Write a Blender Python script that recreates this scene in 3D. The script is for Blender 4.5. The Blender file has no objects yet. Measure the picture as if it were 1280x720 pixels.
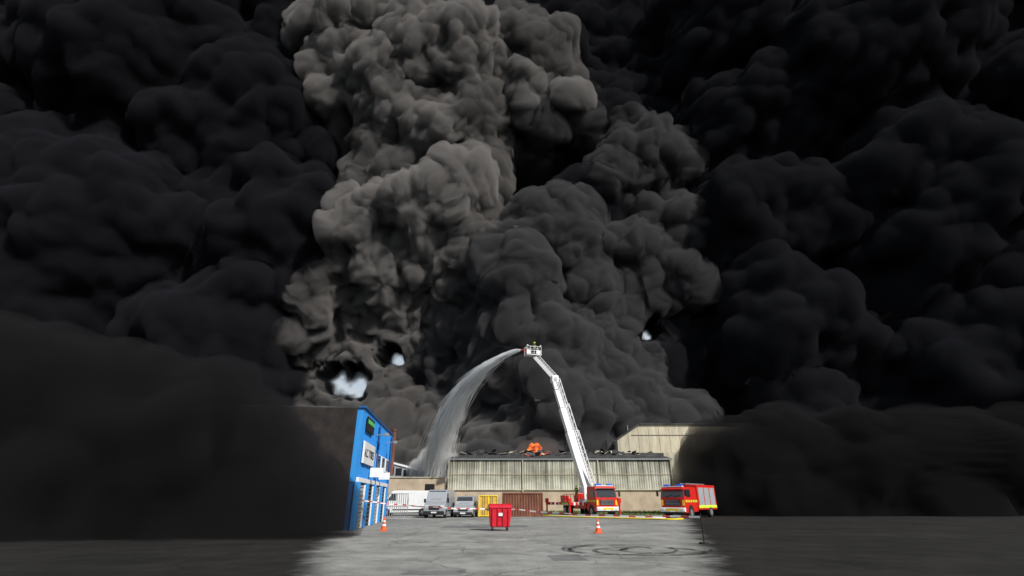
import bpy, bmesh, math, random
import numpy as np
from mathutils import Vector, Matrix
random.seed(7)
scene=bpy.context.scene
scene.view_settings.view_transform='Standard'; scene.view_settings.look='None'; scene.view_settings.exposure=0
R=math.radians

# ---------------------------------------------------------------- materials
def mat(name,col,rough=.6,metal=0,var=.15,scale=3,bump=0,spec=.3,stretch=(1,1,1)):
    m=bpy.data.materials.new(name); m.use_nodes=True; nt=m.node_tree; N=nt.nodes; L=nt.links
    b=N['Principled BSDF']; b.inputs['Roughness'].default_value=rough; b.inputs['Metallic'].default_value=metal
    b.inputs['Specular IOR Level'].default_value=spec
    tc=N.new('ShaderNodeTexCoord'); mp=N.new('ShaderNodeMapping'); mp.inputs['Scale'].default_value=stretch
    L.new(tc.outputs['Object'],mp.inputs[0])
    n=N.new('ShaderNodeTexNoise'); n.inputs['Scale'].default_value=scale; n.inputs['Detail'].default_value=6
    L.new(mp.outputs[0],n.inputs['Vector'])
    r=N.new('ShaderNodeValToRGB'); r.color_ramp.elements[0].position=.3; r.color_ramp.elements[1].position=.7
    r.color_ramp.elements[0].color=(*[c*(1-var) for c in col],1); r.color_ramp.elements[1].color=(*[min(1,c*(1+var)) for c in col],1)
    L.new(n.outputs[0],r.inputs[0]); L.new(r.outputs[0],b.inputs['Base Color'])
    if bump:
        bp=N.new('ShaderNodeBump'); bp.inputs['Strength'].default_value=bump; bp.inputs['Distance'].default_value=.03
        L.new(n.outputs[0],bp.inputs['Height']); L.new(bp.outputs[0],b.inputs['Normal'])
    return m
M={}
M['white']=mat('white_paint',(.72,.73,.74),.35,var=.06)
M['silver']=mat('silver_paint',(.36,.38,.41),.3,.3,.05)
M['red']=mat('red_paint',(.55,.02,.015),.3,var=.1)
M['black']=mat('black_plastic',(.02,.02,.022),.5)
M['rubber']=mat('tyre_rubber',(.018,.018,.018),.85)
M['glass']=mat('dark_glass',(.02,.025,.03),.06,var=.05,spec=.8)
M['lamp']=mat('headlamp_lens',(.7,.72,.75),.12,spec=.8)
M['yellow']=mat('yellow_paint',(.75,.55,.03),.45)
M['hivis']=mat('hivis_yellow',(.62,.8,.05),.5)
M['blue']=mat('blue_cladding',(.03,.24,.6),.45,var=.12,scale=1.2,stretch=(3,3,.3))
M['bluedk']=mat('dark_blue_trim',(.015,.09,.27),.4)
M['bluelt']=mat('blue_beacon',(.02,.12,.8),.15)
M['steel']=mat('steel',(.35,.36,.37),.4,.6)
M['dark']=mat('dark_interior',(.012,.012,.013),.8)
M['orange']=mat('cone_orange',(.75,.1,.02),.5)
M['rust']=mat('rusty_brown',(.16,.065,.04),.8,var=.35,scale=2,stretch=(1,1,.4))
M['tan']=mat('tan_yellow',(.6,.38,.06),.6,var=.25,scale=2)
M['darkwall']=mat('near_black_brick',(.022,.018,.017),.9,var=.4,scale=1.5)  # near-black brick colour for the end wall of the blue unit
M['beige']=mat('beige_render',(.46,.37,.27),.9,var=.2,scale=.7,bump=.2)
M['cream']=mat('cream_panels',(.46,.42,.32),.8,var=.25,scale=.6,stretch=(2,2,.4))
M['roofdk']=mat('burnt_roof',(.05,.05,.052),.9,var=.5,scale=.6,bump=.5)
M['navy']=mat('firekit_navy',(.05,.045,.035),.9)
M['skin']=mat('skin',(.5,.3,.22),.6)
M['grass']=mat('grass',(.11,.14,.045),.95,var=.45,scale=1.5,bump=.6)
M['binred']=mat('bin_red_plastic',(.52,.015,.03),.4,var=.2,scale=4)
M['shut']=mat('shutter_grey',(.3,.32,.34),.5,var=.1,scale=2)

def shed_mat():
    m=bpy.data.materials.new('stained_cladding'); m.use_nodes=True; nt=m.node_tree; N=nt.nodes; L=nt.links
    b=N['Principled BSDF']; b.inputs['Roughness'].default_value=.9
    tc=N.new('ShaderNodeTexCoord')
    def noise(sc,st,det=5):
        mp=N.new('ShaderNodeMapping'); mp.inputs['Scale'].default_value=st; L.new(tc.outputs['Object'],mp.inputs[0])
        n=N.new('ShaderNodeTexNoise'); n.inputs['Scale'].default_value=sc; n.inputs['Detail'].default_value=det
        L.new(mp.outputs[0],n.inputs['Vector']); return n
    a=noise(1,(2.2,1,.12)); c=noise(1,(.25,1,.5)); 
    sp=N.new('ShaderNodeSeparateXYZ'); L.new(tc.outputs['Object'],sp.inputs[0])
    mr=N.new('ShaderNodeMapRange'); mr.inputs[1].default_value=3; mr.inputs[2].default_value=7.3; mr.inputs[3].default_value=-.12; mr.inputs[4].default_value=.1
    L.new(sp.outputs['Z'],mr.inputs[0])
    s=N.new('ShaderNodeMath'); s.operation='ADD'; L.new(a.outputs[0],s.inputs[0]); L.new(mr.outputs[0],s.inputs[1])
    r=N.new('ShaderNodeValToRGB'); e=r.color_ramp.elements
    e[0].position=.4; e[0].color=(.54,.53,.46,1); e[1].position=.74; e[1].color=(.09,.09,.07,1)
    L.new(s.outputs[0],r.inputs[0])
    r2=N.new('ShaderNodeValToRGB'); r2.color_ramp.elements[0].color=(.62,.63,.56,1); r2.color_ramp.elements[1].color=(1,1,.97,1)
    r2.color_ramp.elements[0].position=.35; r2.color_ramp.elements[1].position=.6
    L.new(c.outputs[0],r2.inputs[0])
    mx=N.new('ShaderNodeMix'); mx.data_type='RGBA'; mx.blend_type='MULTIPLY'; mx.inputs[0].default_value=1
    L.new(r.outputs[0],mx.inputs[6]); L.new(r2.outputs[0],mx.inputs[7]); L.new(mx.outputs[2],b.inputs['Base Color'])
    return m
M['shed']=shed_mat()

def asphalt(name,c0,c1,side_dark=False):
    m=bpy.data.materials.new(name); m.use_nodes=True; nt=m.node_tree; N=nt.nodes; L=nt.links
    b=N['Principled BSDF']; b.inputs['Roughness'].default_value=.9; b.inputs['Specular IOR Level'].default_value=.2
    tc=N.new('ShaderNodeTexCoord')
    def noise(sc,det=5,rg=.5):
        n=N.new('ShaderNodeTexNoise'); n.inputs['Scale'].default_value=sc; n.inputs['Detail'].default_value=det; n.inputs['Roughness'].default_value=rg
        L.new(tc.outputs['Object'],n.inputs['Vector']); return n
    def math_(op,a,b_=None):
        q=N.new('ShaderNodeMath'); q.operation=op
        for i,v in enumerate((a,b_)):
            if v is None: continue
            if isinstance(v,(int,float)): q.inputs[i].default_value=v
            else: L.new(v,q.inputs[i])
        return q.outputs[0]
    big=noise(.16,6,.65); fine=noise(25,3,.7); mid=noise(1.3,6,.7)
    r=N.new('ShaderNodeValToRGB'); e=r.color_ramp.elements; e[0].position=.35;e[0].color=(*c0,1); e[1].position=.65;e[1].color=(*c1,1)
    L.new(big.outputs[0],r.inputs[0])
    def mul(x,y,lo,hi):
        rr=N.new('ShaderNodeMapRange'); rr.inputs[1].default_value=.3; rr.inputs[2].default_value=.7; rr.inputs[3].default_value=lo; rr.inputs[4].default_value=hi
        L.new(y,rr.inputs[0]); mx=N.new('ShaderNodeMix'); mx.data_type='RGBA'; mx.blend_type='MULTIPLY'; mx.inputs[0].default_value=1
        L.new(x,mx.inputs[6]); L.new(rr.outputs[0],mx.inputs[7]); return mx.outputs[2]
    o=mul(r.outputs[0],mid.outputs[0],.74,1.18); o=mul(o,fine.outputs[0],.65,1.35); o=mul(o,noise(.45,3,.5).outputs[0],.82,1.1)
    v=N.new('ShaderNodeTexVoronoi'); v.feature='DISTANCE_TO_EDGE'; v.inputs['Scale'].default_value=.22
    dn=noise(.9,4); va=N.new('ShaderNodeVectorMath'); va.operation='ADD'; L.new(tc.outputs['Object'],va.inputs[0]); L.new(dn.outputs[1],va.inputs[1]); L.new(va.outputs[0],v.inputs['Vector'])
    cr=N.new('ShaderNodeMapRange'); cr.inputs[1].default_value=0; cr.inputs[2].default_value=.01; cr.inputs[3].default_value=.5; cr.inputs[4].default_value=1
    L.new(v.outputs[0],cr.inputs[0]); mx=N.new('ShaderNodeMix'); mx.data_type='RGBA'; mx.blend_type='MULTIPLY'; mx.inputs[0].default_value=1
    L.new(o,mx.inputs[6]); L.new(cr.outputs[0],mx.inputs[7]); o=mx.outputs[2]
    if side_dark:   # dark sides painted into the yard colour, edged along the camera's sight lines
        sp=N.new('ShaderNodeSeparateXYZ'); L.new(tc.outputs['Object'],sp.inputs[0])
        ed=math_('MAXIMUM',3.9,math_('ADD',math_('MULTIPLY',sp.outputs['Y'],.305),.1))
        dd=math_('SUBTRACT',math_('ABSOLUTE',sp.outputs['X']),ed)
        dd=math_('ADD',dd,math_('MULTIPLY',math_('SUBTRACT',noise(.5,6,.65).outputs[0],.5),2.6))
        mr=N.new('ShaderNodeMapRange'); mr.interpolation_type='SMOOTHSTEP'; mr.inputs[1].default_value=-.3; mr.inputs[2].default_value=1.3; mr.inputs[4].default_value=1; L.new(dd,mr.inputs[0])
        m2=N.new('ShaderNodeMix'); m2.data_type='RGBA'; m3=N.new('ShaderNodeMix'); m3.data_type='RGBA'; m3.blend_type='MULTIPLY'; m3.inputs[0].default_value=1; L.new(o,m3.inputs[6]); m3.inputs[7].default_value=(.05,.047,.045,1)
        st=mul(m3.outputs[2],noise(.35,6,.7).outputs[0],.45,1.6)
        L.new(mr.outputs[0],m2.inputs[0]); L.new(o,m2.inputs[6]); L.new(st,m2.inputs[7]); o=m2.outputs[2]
    L.new(o,b.inputs['Base Color'])
    bp=N.new('ShaderNodeBump'); bp.inputs['Strength'].default_value=.4; bp.inputs['Distance'].default_value=.01
    L.new(fine.outputs[0],bp.inputs['Height']); L.new(bp.outputs[0],b.inputs['Normal'])
    return m
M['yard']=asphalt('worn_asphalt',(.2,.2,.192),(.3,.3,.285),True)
M['ground']=asphalt('dark_ground',(.008,.008,.0085),(.014,.0135,.013))  # base colour kept near black so the surroundings stay dark
M['patch']=asphalt('asphalt_patch',(.15,.15,.15),(.18,.18,.18))

def worn(name,col,amount,scale=3):
    m=mat(name,col,.85,var=.2,scale=6); nt=m.node_tree; N=nt.nodes; L=nt.links
    tc=N.new('ShaderNodeTexCoord'); n=N.new('ShaderNodeTexNoise'); n.inputs['Scale'].default_value=scale; n.inputs['Detail'].default_value=7; n.inputs['Roughness'].default_value=.7
    L.new(tc.outputs['Object'],n.inputs['Vector'])
    mr=N.new('ShaderNodeMapRange'); mr.inputs[1].default_value=.35; mr.inputs[2].default_value=.65; mr.inputs[3].default_value=0; mr.inputs[4].default_value=amount
    L.new(n.outputs[0],mr.inputs[0]); L.new(mr.outputs[0],N['Principled BSDF'].inputs['Alpha']); return m
M['line']=worn('worn_white_line',(.6,.6,.58),.7); M['skid']=worn('tyre_rubber_marks',(.02,.02,.02),.95,1.2)

# ---------------------------------------------------------------- mesh helpers
def group(name,loc=(0,0,0),rz=0):
    e=bpy.data.objects.new(name,None); e.location=loc; e.rotation_euler=(0,0,rz); e.empty_display_size=.3
    scene.collection.objects.link(e); return e
def part(par,name,vs,fs,m,bevel=0,smooth=False):
    me=bpy.data.meshes.new(name); me.from_pydata([tuple(v) for v in vs],[],fs); 
    bm=bmesh.new(); bm.from_mesh(me); bmesh.ops.recalc_face_normals(bm,faces=bm.faces); bm.to_mesh(me); bm.free()
    me.materials.append(m); o=bpy.data.objects.new(name,me); scene.collection.objects.link(o)
    if par: o.parent=par
    if smooth:
        for p in me.polygons: p.use_smooth=True
    if bevel:
        b=o.modifiers.new('bevel','BEVEL'); b.width=bevel; b.segments=2; b.limit_method='ANGLE'; b.angle_limit=R(35)
    return o
BF=[(0,1,3,2),(4,6,7,5),(0,4,5,1),(2,3,7,6),(0,2,6,4),(1,5,7,3)]
def bverts(c,s,rot=None):
    v=[Vector((sx*s[0]/2,sy*s[1]/2,sz*s[2]/2)) for sx in(-1,1) for sy in(-1,1) for sz in(-1,1)]
    if rot: v=[rot@p for p in v]
    return [p+Vector(c) for p in v]
def box(par,name,c,s,m,bevel=0,rot=None): return part(par,name,bverts(c,s,rot),BF,m,bevel)
def boxes(par,name,lst,m,bevel=0):
    vs=[];fs=[]
    for it in lst:
        o=len(vs); vs+=bverts(*it); fs+=[tuple(i+o for i in f) for f in BF]
    return part(par,name,vs,fs,m,bevel)
def cylgeo(p0,p1,r0,r1,seg=16,cap=True):
    p0=Vector(p0);p1=Vector(p1);d=(p1-p0).normalized(); a=d.orthogonal().normalized(); b=d.cross(a)
    vs=[];fs=[]
    for p,r in((p0,r0),(p1,r1)):
        for i in range(seg):
            t=2*math.pi*i/seg; vs.append(p+a*r*math.cos(t)+b*r*math.sin(t))
    for i in range(seg): fs.append((i,(i+1)%seg,seg+(i+1)%seg,seg+i))
    if cap: fs+= [tuple(range(seg)),tuple(range(seg,2*seg))]
    return vs,fs
def cyl(par,name,p0,p1,r0,m,r1=None,seg=16,bevel=0):
    vs,fs=cylgeo(p0,p1,r0,r0 if r1 is None else r1,seg); return part(par,name,vs,fs,m,bevel)
def cyls(par,name,lst,m,seg=8):
    vs=[];fs=[]
    for p0,p1,r0,r1 in lst:
        v,f=cylgeo(p0,p1,r0,r1,seg); o=len(vs); vs+=v; fs+=[tuple(i+o for i in q) for q in f]
    return part(par,name,vs,fs,m)
def beam(p0,p1,w,h,up=Vector((0,0,1))):
    p0=Vector(p0);p1=Vector(p1);d=(p1-p0).normalized(); s=d.cross(up).normalized(); u=s.cross(d)
    vs=[]
    for sx in(-1,1):
        for p in(p0,p1):
            for sz in(-1,1): vs.append(p+s*sx*w/2+u*sz*h/2)
    return vs
def beams(par,name,lst,m,bevel=0,up=Vector((0,0,1))):
    vs=[];fs=[]
    for p0,p1,w,h in lst:
        o=len(vs); vs+=beam(p0,p1,w,h,up); fs+=[tuple(i+o for i in q) for q in BF]
    return part(par,name,vs,fs,m,bevel)
def profile(par,name,pts,wf,m,bevel=.05):
    n=len(pts); vs=[(-wf(z),y,z) for y,z in pts]+[(wf(z),y,z) for y,z in pts]
    fs=[tuple(range(n)),tuple(range(2*n-1,n-1,-1))]+[(i,(i+1)%n,n+(i+1)%n,n+i) for i in range(n)]
    return part(par,name,vs,fs,m,bevel)
def wheel(par,name,x,y,r,w):
    cyl(par,name+'_tyre',(x-w/2,y,r),(x+w/2,y,r),r,M['rubber'],seg=24,bevel=.03)
    s=1 if x>0 else -1
    cyl(par,name+'_rim',(x+s*(w/2-.02),y,r),(x+s*(w/2+.012),y,r),r*.58,M['steel'],seg=20)

# ---------------------------------------------------------------- numpy noise
def hsh(ix,iy,iz,seed):
    n=(ix.astype(np.int64)*374761393+iy.astype(np.int64)*668265263+iz.astype(np.int64)*1442695041+seed*974634777)&0xFFFFFFFF
    n=((n^(n>>13))*1274126177)&0xFFFFFFFF; n=n^(n>>16); n=(n*2246822519)&0xFFFFFFFF; n^=n>>15
    return (n.astype(np.float64)/4294967296.).astype(np.float32)
def vnoise(P,size,seed):
    q=P/size; i=np.floor(q).astype(np.int64); f=(q-i).astype(np.float32); f=f*f*(3-2*f); out=0
    for a in(0,1):
        for b in(0,1):
            for c in(0,1):
                w=(f[:,0] if a else 1-f[:,0])*(f[:,1] if b else 1-f[:,1])*(f[:,2] if c else 1-f[:,2])
                out=out+w*hsh(i[:,0]+a,i[:,1]+b,i[:,2]+c,seed)
    return out*2-1
def puff(P,size,seed,k=7.):
    q=P/size; i=np.floor(q).astype(np.int64); f=(q-i).astype(np.float32); acc=np.zeros(len(P),np.float32)
    for a in(-1,0,1):
        for b in(-1,0,1):
            for c in(-1,0,1):
                cx,cy,cz=i[:,0]+a,i[:,1]+b,i[:,2]+c
                d=(a+hsh(cx,cy,cz,seed)-f[:,0])**2+(b+hsh(cx,cy,cz,seed+1)-f[:,1])**2+(c+hsh(cx,cy,cz,seed+2)-f[:,2])**2
                acc+=np.exp(-k*d)
    dd=-np.log(acc+1e-9)/k
    return 1-np.clip(dd,-.2,1)
def np_mesh(name,P,quads,m,par=None):
    me=bpy.data.meshes.new(name); nv=len(P); nf=len(quads); k=quads.shape[1]
    me.vertices.add(nv); me.vertices.foreach_set('co',P.astype(np.float32).ravel())
    me.loops.add(nf*k); me.loops.foreach_set('vertex_index',quads.astype(np.int32).ravel())
    me.polygons.add(nf); me.polygons.foreach_set('loop_start',np.arange(0,nf*k,k,dtype=np.int32)); me.update(calc_edges=True)
    me.materials.append(m); me.validate(); o=bpy.data.objects.new(name,me); scene.collection.objects.link(o)
    if par: o.parent=par
    return o

# ---------------------------------------------------------------- smoke (homogeneous media in billowing closed meshes)
def vol_mat(name,alb,dens,g=-.2):
    m=bpy.data.materials.new(name); m.use_nodes=True; nt=m.node_tree;N=nt.nodes;L=nt.links;N.clear()
    out=N.new('ShaderNodeOutputMaterial'); s=N.new('ShaderNodeVolumeScatter'); a=N.new('ShaderNodeVolumeAbsorption'); ad=N.new('ShaderNodeAddShader')
    s.inputs['Color'].default_value=(*alb,1); s.inputs['Density'].default_value=dens; s.inputs['Anisotropy'].default_value=g
    a.inputs['Color'].default_value=(*alb,1); a.inputs['Density'].default_value=dens
    L.new(s.outputs[0],ad.inputs[0]); L.new(a.outputs[0],ad.inputs[1]); L.new(ad.outputs[0],out.inputs['Volume']); return m
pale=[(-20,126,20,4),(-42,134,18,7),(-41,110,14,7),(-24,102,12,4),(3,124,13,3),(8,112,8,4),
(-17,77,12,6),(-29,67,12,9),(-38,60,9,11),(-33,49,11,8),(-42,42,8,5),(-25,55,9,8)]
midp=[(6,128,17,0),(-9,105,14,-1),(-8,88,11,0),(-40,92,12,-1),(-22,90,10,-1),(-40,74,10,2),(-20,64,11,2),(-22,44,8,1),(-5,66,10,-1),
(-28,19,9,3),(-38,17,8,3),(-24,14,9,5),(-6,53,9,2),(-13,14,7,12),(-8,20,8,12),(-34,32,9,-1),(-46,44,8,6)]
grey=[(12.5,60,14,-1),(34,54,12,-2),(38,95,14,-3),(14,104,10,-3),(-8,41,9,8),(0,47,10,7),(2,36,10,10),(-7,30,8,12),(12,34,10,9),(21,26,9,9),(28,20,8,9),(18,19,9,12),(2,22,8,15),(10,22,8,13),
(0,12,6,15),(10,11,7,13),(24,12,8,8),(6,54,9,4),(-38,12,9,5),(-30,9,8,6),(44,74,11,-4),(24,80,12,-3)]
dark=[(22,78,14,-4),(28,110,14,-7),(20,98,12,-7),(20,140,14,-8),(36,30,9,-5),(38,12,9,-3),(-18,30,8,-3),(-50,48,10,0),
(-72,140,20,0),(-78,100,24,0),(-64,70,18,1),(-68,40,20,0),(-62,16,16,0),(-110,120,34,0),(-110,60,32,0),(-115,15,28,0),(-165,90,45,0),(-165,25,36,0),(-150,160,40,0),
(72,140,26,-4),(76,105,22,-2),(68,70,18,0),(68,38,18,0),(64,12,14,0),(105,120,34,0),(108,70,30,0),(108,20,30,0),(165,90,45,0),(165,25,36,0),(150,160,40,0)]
holes=[(-30.0,35.2,2.6,1.9),(-41.0,29.0,4.0,3.0),(36.2,42.0,1.3,1.8)]
YB=128.
def hole_q(P,Y,hx,hz,ax,az):
    s=128./Y; u=P[:,0]*s; v=(P[:,2]-1.6)*s+1.6; U=np.stack([u,np.zeros_like(u),v],1).astype(np.float32)
    return np.sqrt(((u-hx)/ax)**2+((v-hz)/az)**2)+.6*vnoise(U,3.,51)+.35*vnoise(U,1.2,52)
def cloud(name,lb,m,step,x0,x1,par,base=-4,z0=-2,z1=175):
    xs=np.arange(x0,x1,step,dtype=np.float32); zs=np.arange(z0,z1,step,dtype=np.float32)
    X,Z=np.meshgrid(xs,zs); nz,nx=X.shape; P0=np.stack([X.ravel(),np.zeros(X.size,np.float32),Z.ravel()],1)
    wx=P0[:,0]+vnoise(P0,22,1)*6+vnoise(P0,9,2)*3+vnoise(P0,4,12)*1.2; wz=P0[:,2]+vnoise(P0,22,3)*6+vnoise(P0,9,4)*3+vnoise(P0,4,14)*1.2
    S=np.full(X.size,math.exp(base/1.7),np.float32)
    for(lx,lz,lr,lo) in lb:
        r2=((wx-lx)**2+(wz-lz)**2)/(lr*1.05)**2
        h=lo+lr*np.sqrt(np.clip(1-r2,0,1))-np.where(r2>1,(np.sqrt(r2)-1)*lr*3.5,0)
        S=S+np.exp(np.clip(h,-40,60)/1.7)
    H=np.log(S)*1.7
    for(hx,hz,ax,az) in holes:     # the plume thins out around the daylight gaps
        r=np.sqrt((wx-hx*.96)**2+(wz-hz*.97)**2); lim=-3+.75*np.maximum(0,r-ax-2.5); H=np.minimum(H,lim)
    G=(-H).reshape(nz,nx); gz,gx=np.gradient(G,zs,xs); n=np.stack([gx.ravel(),-np.ones(X.size),gz.ravel()],1)
    n[:,0]=np.clip(n[:,0],-1.2,1.2)*.7; n[:,2]=np.clip(n[:,2],-1.2,1.2)*.7; n/=np.linalg.norm(n,axis=1)[:,None]
    P=np.stack([X.ravel(),120-H,Z.ravel()],1).astype(np.float32)
    W=P+np.stack([vnoise(P,7,21),vnoise(P,7,22),vnoise(P,7,23)],1)*2.4+np.stack([vnoise(P,2.6,31),vnoise(P,2.6,32),vnoise(P,2.6,33)],1)*.9
    D=puff(W,11,5)*7+puff(W,5.2,8)*4.2-6.5+vnoise(P,18,91)*1.5
    if step<.8: D=D+puff(W,2.4,15)*2.1+puff(W,1.15,25)*.8+vnoise(W,.8,26)*.12-.9
    P=P+n*D[:,None]
    near=np.zeros(len(P),bool)
    for h in holes: near|=(np.abs(P[:,0]-h[0]*.93)<12)&(np.abs(P[:,2]-h[1]*.93)<12)
    ii=np.where(near)[0]; Pn=P[ii]
    for h in holes:
        for Yk in np.arange(106,129,1.1):
            q=hole_q(Pn,Yk,*h); w=np.clip((1.5-q)/.8,0,1); tgt=Yk-7*(1-w)+1.2; Pn[:,1]=np.where((w>0)&(Pn[:,1]<tgt),tgt,Pn[:,1])
    P[ii]=Pn
    cl=P[:,1]>=YB; P[cl]=np.stack([X.ravel(),np.full(X.size,YB),Z.ravel()],1)[cl]
    idx=np.arange(nz*nx).reshape(nz,nx)
    edge=np.zeros((nz,nx),bool); edge[0]=edge[-1]=True; edge[:,0]=edge[:,-1]=True
    e=edge.ravel()&~cl; P[e,1]=YB; cl|=e
    q=np.stack([idx[:-1,:-1].ravel(),idx[:-1,1:].ravel(),idx[1:,1:].ravel(),idx[1:,:-1].ravel()],1)
    q=q[~cl[q].all(1)]
    back=np.where(cl,idx.ravel(),idx.ravel()+nz*nx); PB=np.stack([X.ravel(),np.full(X.size,YB),Z.ravel()],1)
    Pall=np.concatenate([P,PB]); qb=back[q][:,::-1]
    Q=np.concatenate([q,qb]); used,invi=np.unique(Q,return_inverse=True)
    return np_mesh(name,Pall[used],invi.reshape(-1,4),m,par)
plume=group('smoke_plume')
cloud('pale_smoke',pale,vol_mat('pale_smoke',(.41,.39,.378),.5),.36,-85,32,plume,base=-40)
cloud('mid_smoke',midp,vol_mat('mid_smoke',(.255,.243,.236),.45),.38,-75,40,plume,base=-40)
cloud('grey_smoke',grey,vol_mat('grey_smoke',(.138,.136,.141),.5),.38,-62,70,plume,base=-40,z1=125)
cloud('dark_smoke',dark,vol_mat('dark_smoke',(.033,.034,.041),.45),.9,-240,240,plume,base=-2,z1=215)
def core_mat():
    m=bpy.data.materials.new('dense_soot'); m.use_nodes=True; nt=m.node_tree;N=nt.nodes;L=nt.links;N.clear()
    out=N.new('ShaderNodeOutputMaterial'); d=N.new('ShaderNodeBsdfDiffuse'); t=N.new('ShaderNodeBsdfTransparent'); mx=N.new('ShaderNodeMixShader'); d.inputs[0].default_value=(.006,.006,.008,1)
    a=N.new('ShaderNodeAttribute'); a.attribute_name='cover'
    L.new(a.outputs['Fac'],mx.inputs[0]); L.new(t.outputs[0],mx.inputs[1]); L.new(d.outputs[0],mx.inputs[2]); L.new(mx.outputs[0],out.inputs[0]); return m
xs=np.concatenate([np.arange(-260,-50,6.),np.arange(-50,50,.4),np.arange(50,261,6.)]); zs=np.concatenate([np.arange(-2,50,.4),np.arange(50,235,6.)])
X,Z=np.meshgrid(xs,zs); nz,nx=X.shape; Pc=np.stack([X.ravel(),np.full(X.size,129.),Z.ravel()],1).astype(np.float32)
Ac=np.ones(X.size,np.float32)
for h in holes: Ac=np.minimum(Ac,np.clip((hole_q(Pc,128.,*h)-.35)/1.1,0,1))
idx=np.arange(nz*nx).reshape(nz,nx)
co_=np_mesh('dense_core',Pc,np.stack([idx[:-1,:-1].ravel(),idx[:-1,1:].ravel(),idx[1:,1:].ravel(),idx[1:,:-1].ravel()],1),core_mat(),plume)
at=co_.data.attributes.new('cover','FLOAT','POINT'); at.data.foreach_set('value',Ac)

bm=bmesh.new(); bmesh.ops.create_icosphere(bm,subdivisions=6,radius=1)
IV=np.array([v.co[:] for v in bm.verts],np.float32); IF=np.array([[v.index for v in f.verts] for f in bm.faces]); bm.free()
M['sidesmoke']=vol_mat('added_dark_smoke',(.028,.027,.029),.6)
def bank(x,y,z,rx,ry,rz,seed,amp=1.,pw=.75):
    V=np.sign(IV)*np.abs(IV)**pw; P=V*np.array([rx,ry,rz],np.float32)+np.array([x,y,z],np.float32)
    W=P+np.stack([vnoise(P,3,61),vnoise(P,3,62),vnoise(P,3,63)],1)
    D=vnoise(P,7,seed)*2.4+puff(W,4.2,seed)*3.+puff(W,1.8,seed+5)*1.3-2.8
    P=P+IV*D[:,None]*amp; P[:,2]=np.maximum(P[:,2],-.5)
    return np_mesh('added_side_smoke',P,IF,M['sidesmoke'])
bank(-34.0,26.5,1,25.4,4.0,8.6,101,pw=.68); bank(49,63,1,27.2,6,11,131,pw=.62)  # smoke masses added at both sides to darken the view there

# ---------------------------------------------------------------- ground
def sheet(name,pts,z,m,par=None): return part(par,name,[(x,y,z) for x,y in pts],[tuple(range(len(pts)))],m)
sheet('ground',[(-3000,-3000),(3000,-3000),(3000,4000),(-3000,4000)],0,M['ground'])
def jag(pts,n=14,a=.12):
    out=[]
    for i,p in enumerate(pts):
        q=pts[(i+1)%len(pts)]
        for k in range(n): out.append((p[0]+(q[0]-p[0])*k/n+random.uniform(-a,a),p[1]+(q[1]-p[1])*k/n+random.uniform(-a,a)))
    return out
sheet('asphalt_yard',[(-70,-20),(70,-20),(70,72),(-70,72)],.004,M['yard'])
sheet('repair_patch',jag([(-2.6,13.2),(-1.2,13.2),(-1.1,13.9),(-2.5,13.9)],6,.02),.008,M['patch'])
sheet('repair_patch',jag([(1.2,16),(2.2,16.1),(2.1,17.8),(1.1,17.6)],6,.02),.008,M['patch'])
sheet('repair_patch',jag([(-4.5,34),(1,35),(1,38),(-4.4,37)],6,.05),.008,M['patch'])
sheet('painted_line',[(-6.1,21.2),(-1.2,21.25),(-1.2,21.37),(-6.1,21.32)],.012,M['line'])
sheet('painted_line',[(-8.6,33.2),(8,33.9),(8,34.0),(-8.6,33.3)],.012,M['line'])
sheet('grass_verge',jag([(1,61.5),(26,61.5),(26,79.7),(1,79.7)],20,.2),.03,M['grass'])
vs=[];fs=[]
for i in range(5000):
    x=random.uniform(1,25);y=random.uniform(61.5,79);h=random.uniform(.05,.22)*(1.6 if y>70 else 1);a=random.uniform(0,6.28);w=.06;o=len(vs)
    vs+=[(x-w*math.cos(a),y-w*math.sin(a),.02),(x+w*math.cos(a),y+w*math.sin(a),.02),(x+random.uniform(-.1,.1),y+random.uniform(-.1,.1),h)]; fs.append((o,o+1,o+2))
part(None,'grass_tufts',vs,fs,M['grass'])
def ring(vs,fs,cx,cy,rx,ry,a0,a1,w,ph):
    n=60; o=len(vs)
    for i in range(n+1):
        t=a0+(a1-a0)*i/n; rr=1+.07*math.sin(2*t+ph); c,s=math.cos(t),math.sin(t)
        for k in(-.5,.5): vs.append((cx+(rx*rr+k*w)*c,cy+(ry*rr+k*w)*s,.016))
    for i in range(n): q=o+2*i; fs.append((q,q+1,q+3,q+2))
for i,(cx,cy,rx,ry,a0,a1,w,ph) in enumerate([(3.5,19.4,1.5,1.7,.3,5.6,.16,0),(3.75,19.6,1.85,2.1,-1.2,3.6,.13,1),(4.6,18.8,1.7,1.5,1.6,7.2,.18,2),(4.5,19.7,2.4,2.3,2.2,6.2,.13,.5),(5,19.2,1.2,1.1,0,5,.15,.4),(3.0,20.2,1.1,1.2,2,6,.12,3),(4.2,19.2,2.9,2.8,3.3,5.6,.14,2),(-2.5,26,5.5,3.5,4.2,5.6,.14,2)]):
    vs=[];fs=[]; ring(vs,fs,cx,cy,rx,ry,a0,a1,w,ph); vs=[(x,y,z+.004*i) for x,y,z in vs]; part(None,'tyre_skid_mark',vs,fs,M['skid'])

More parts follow.
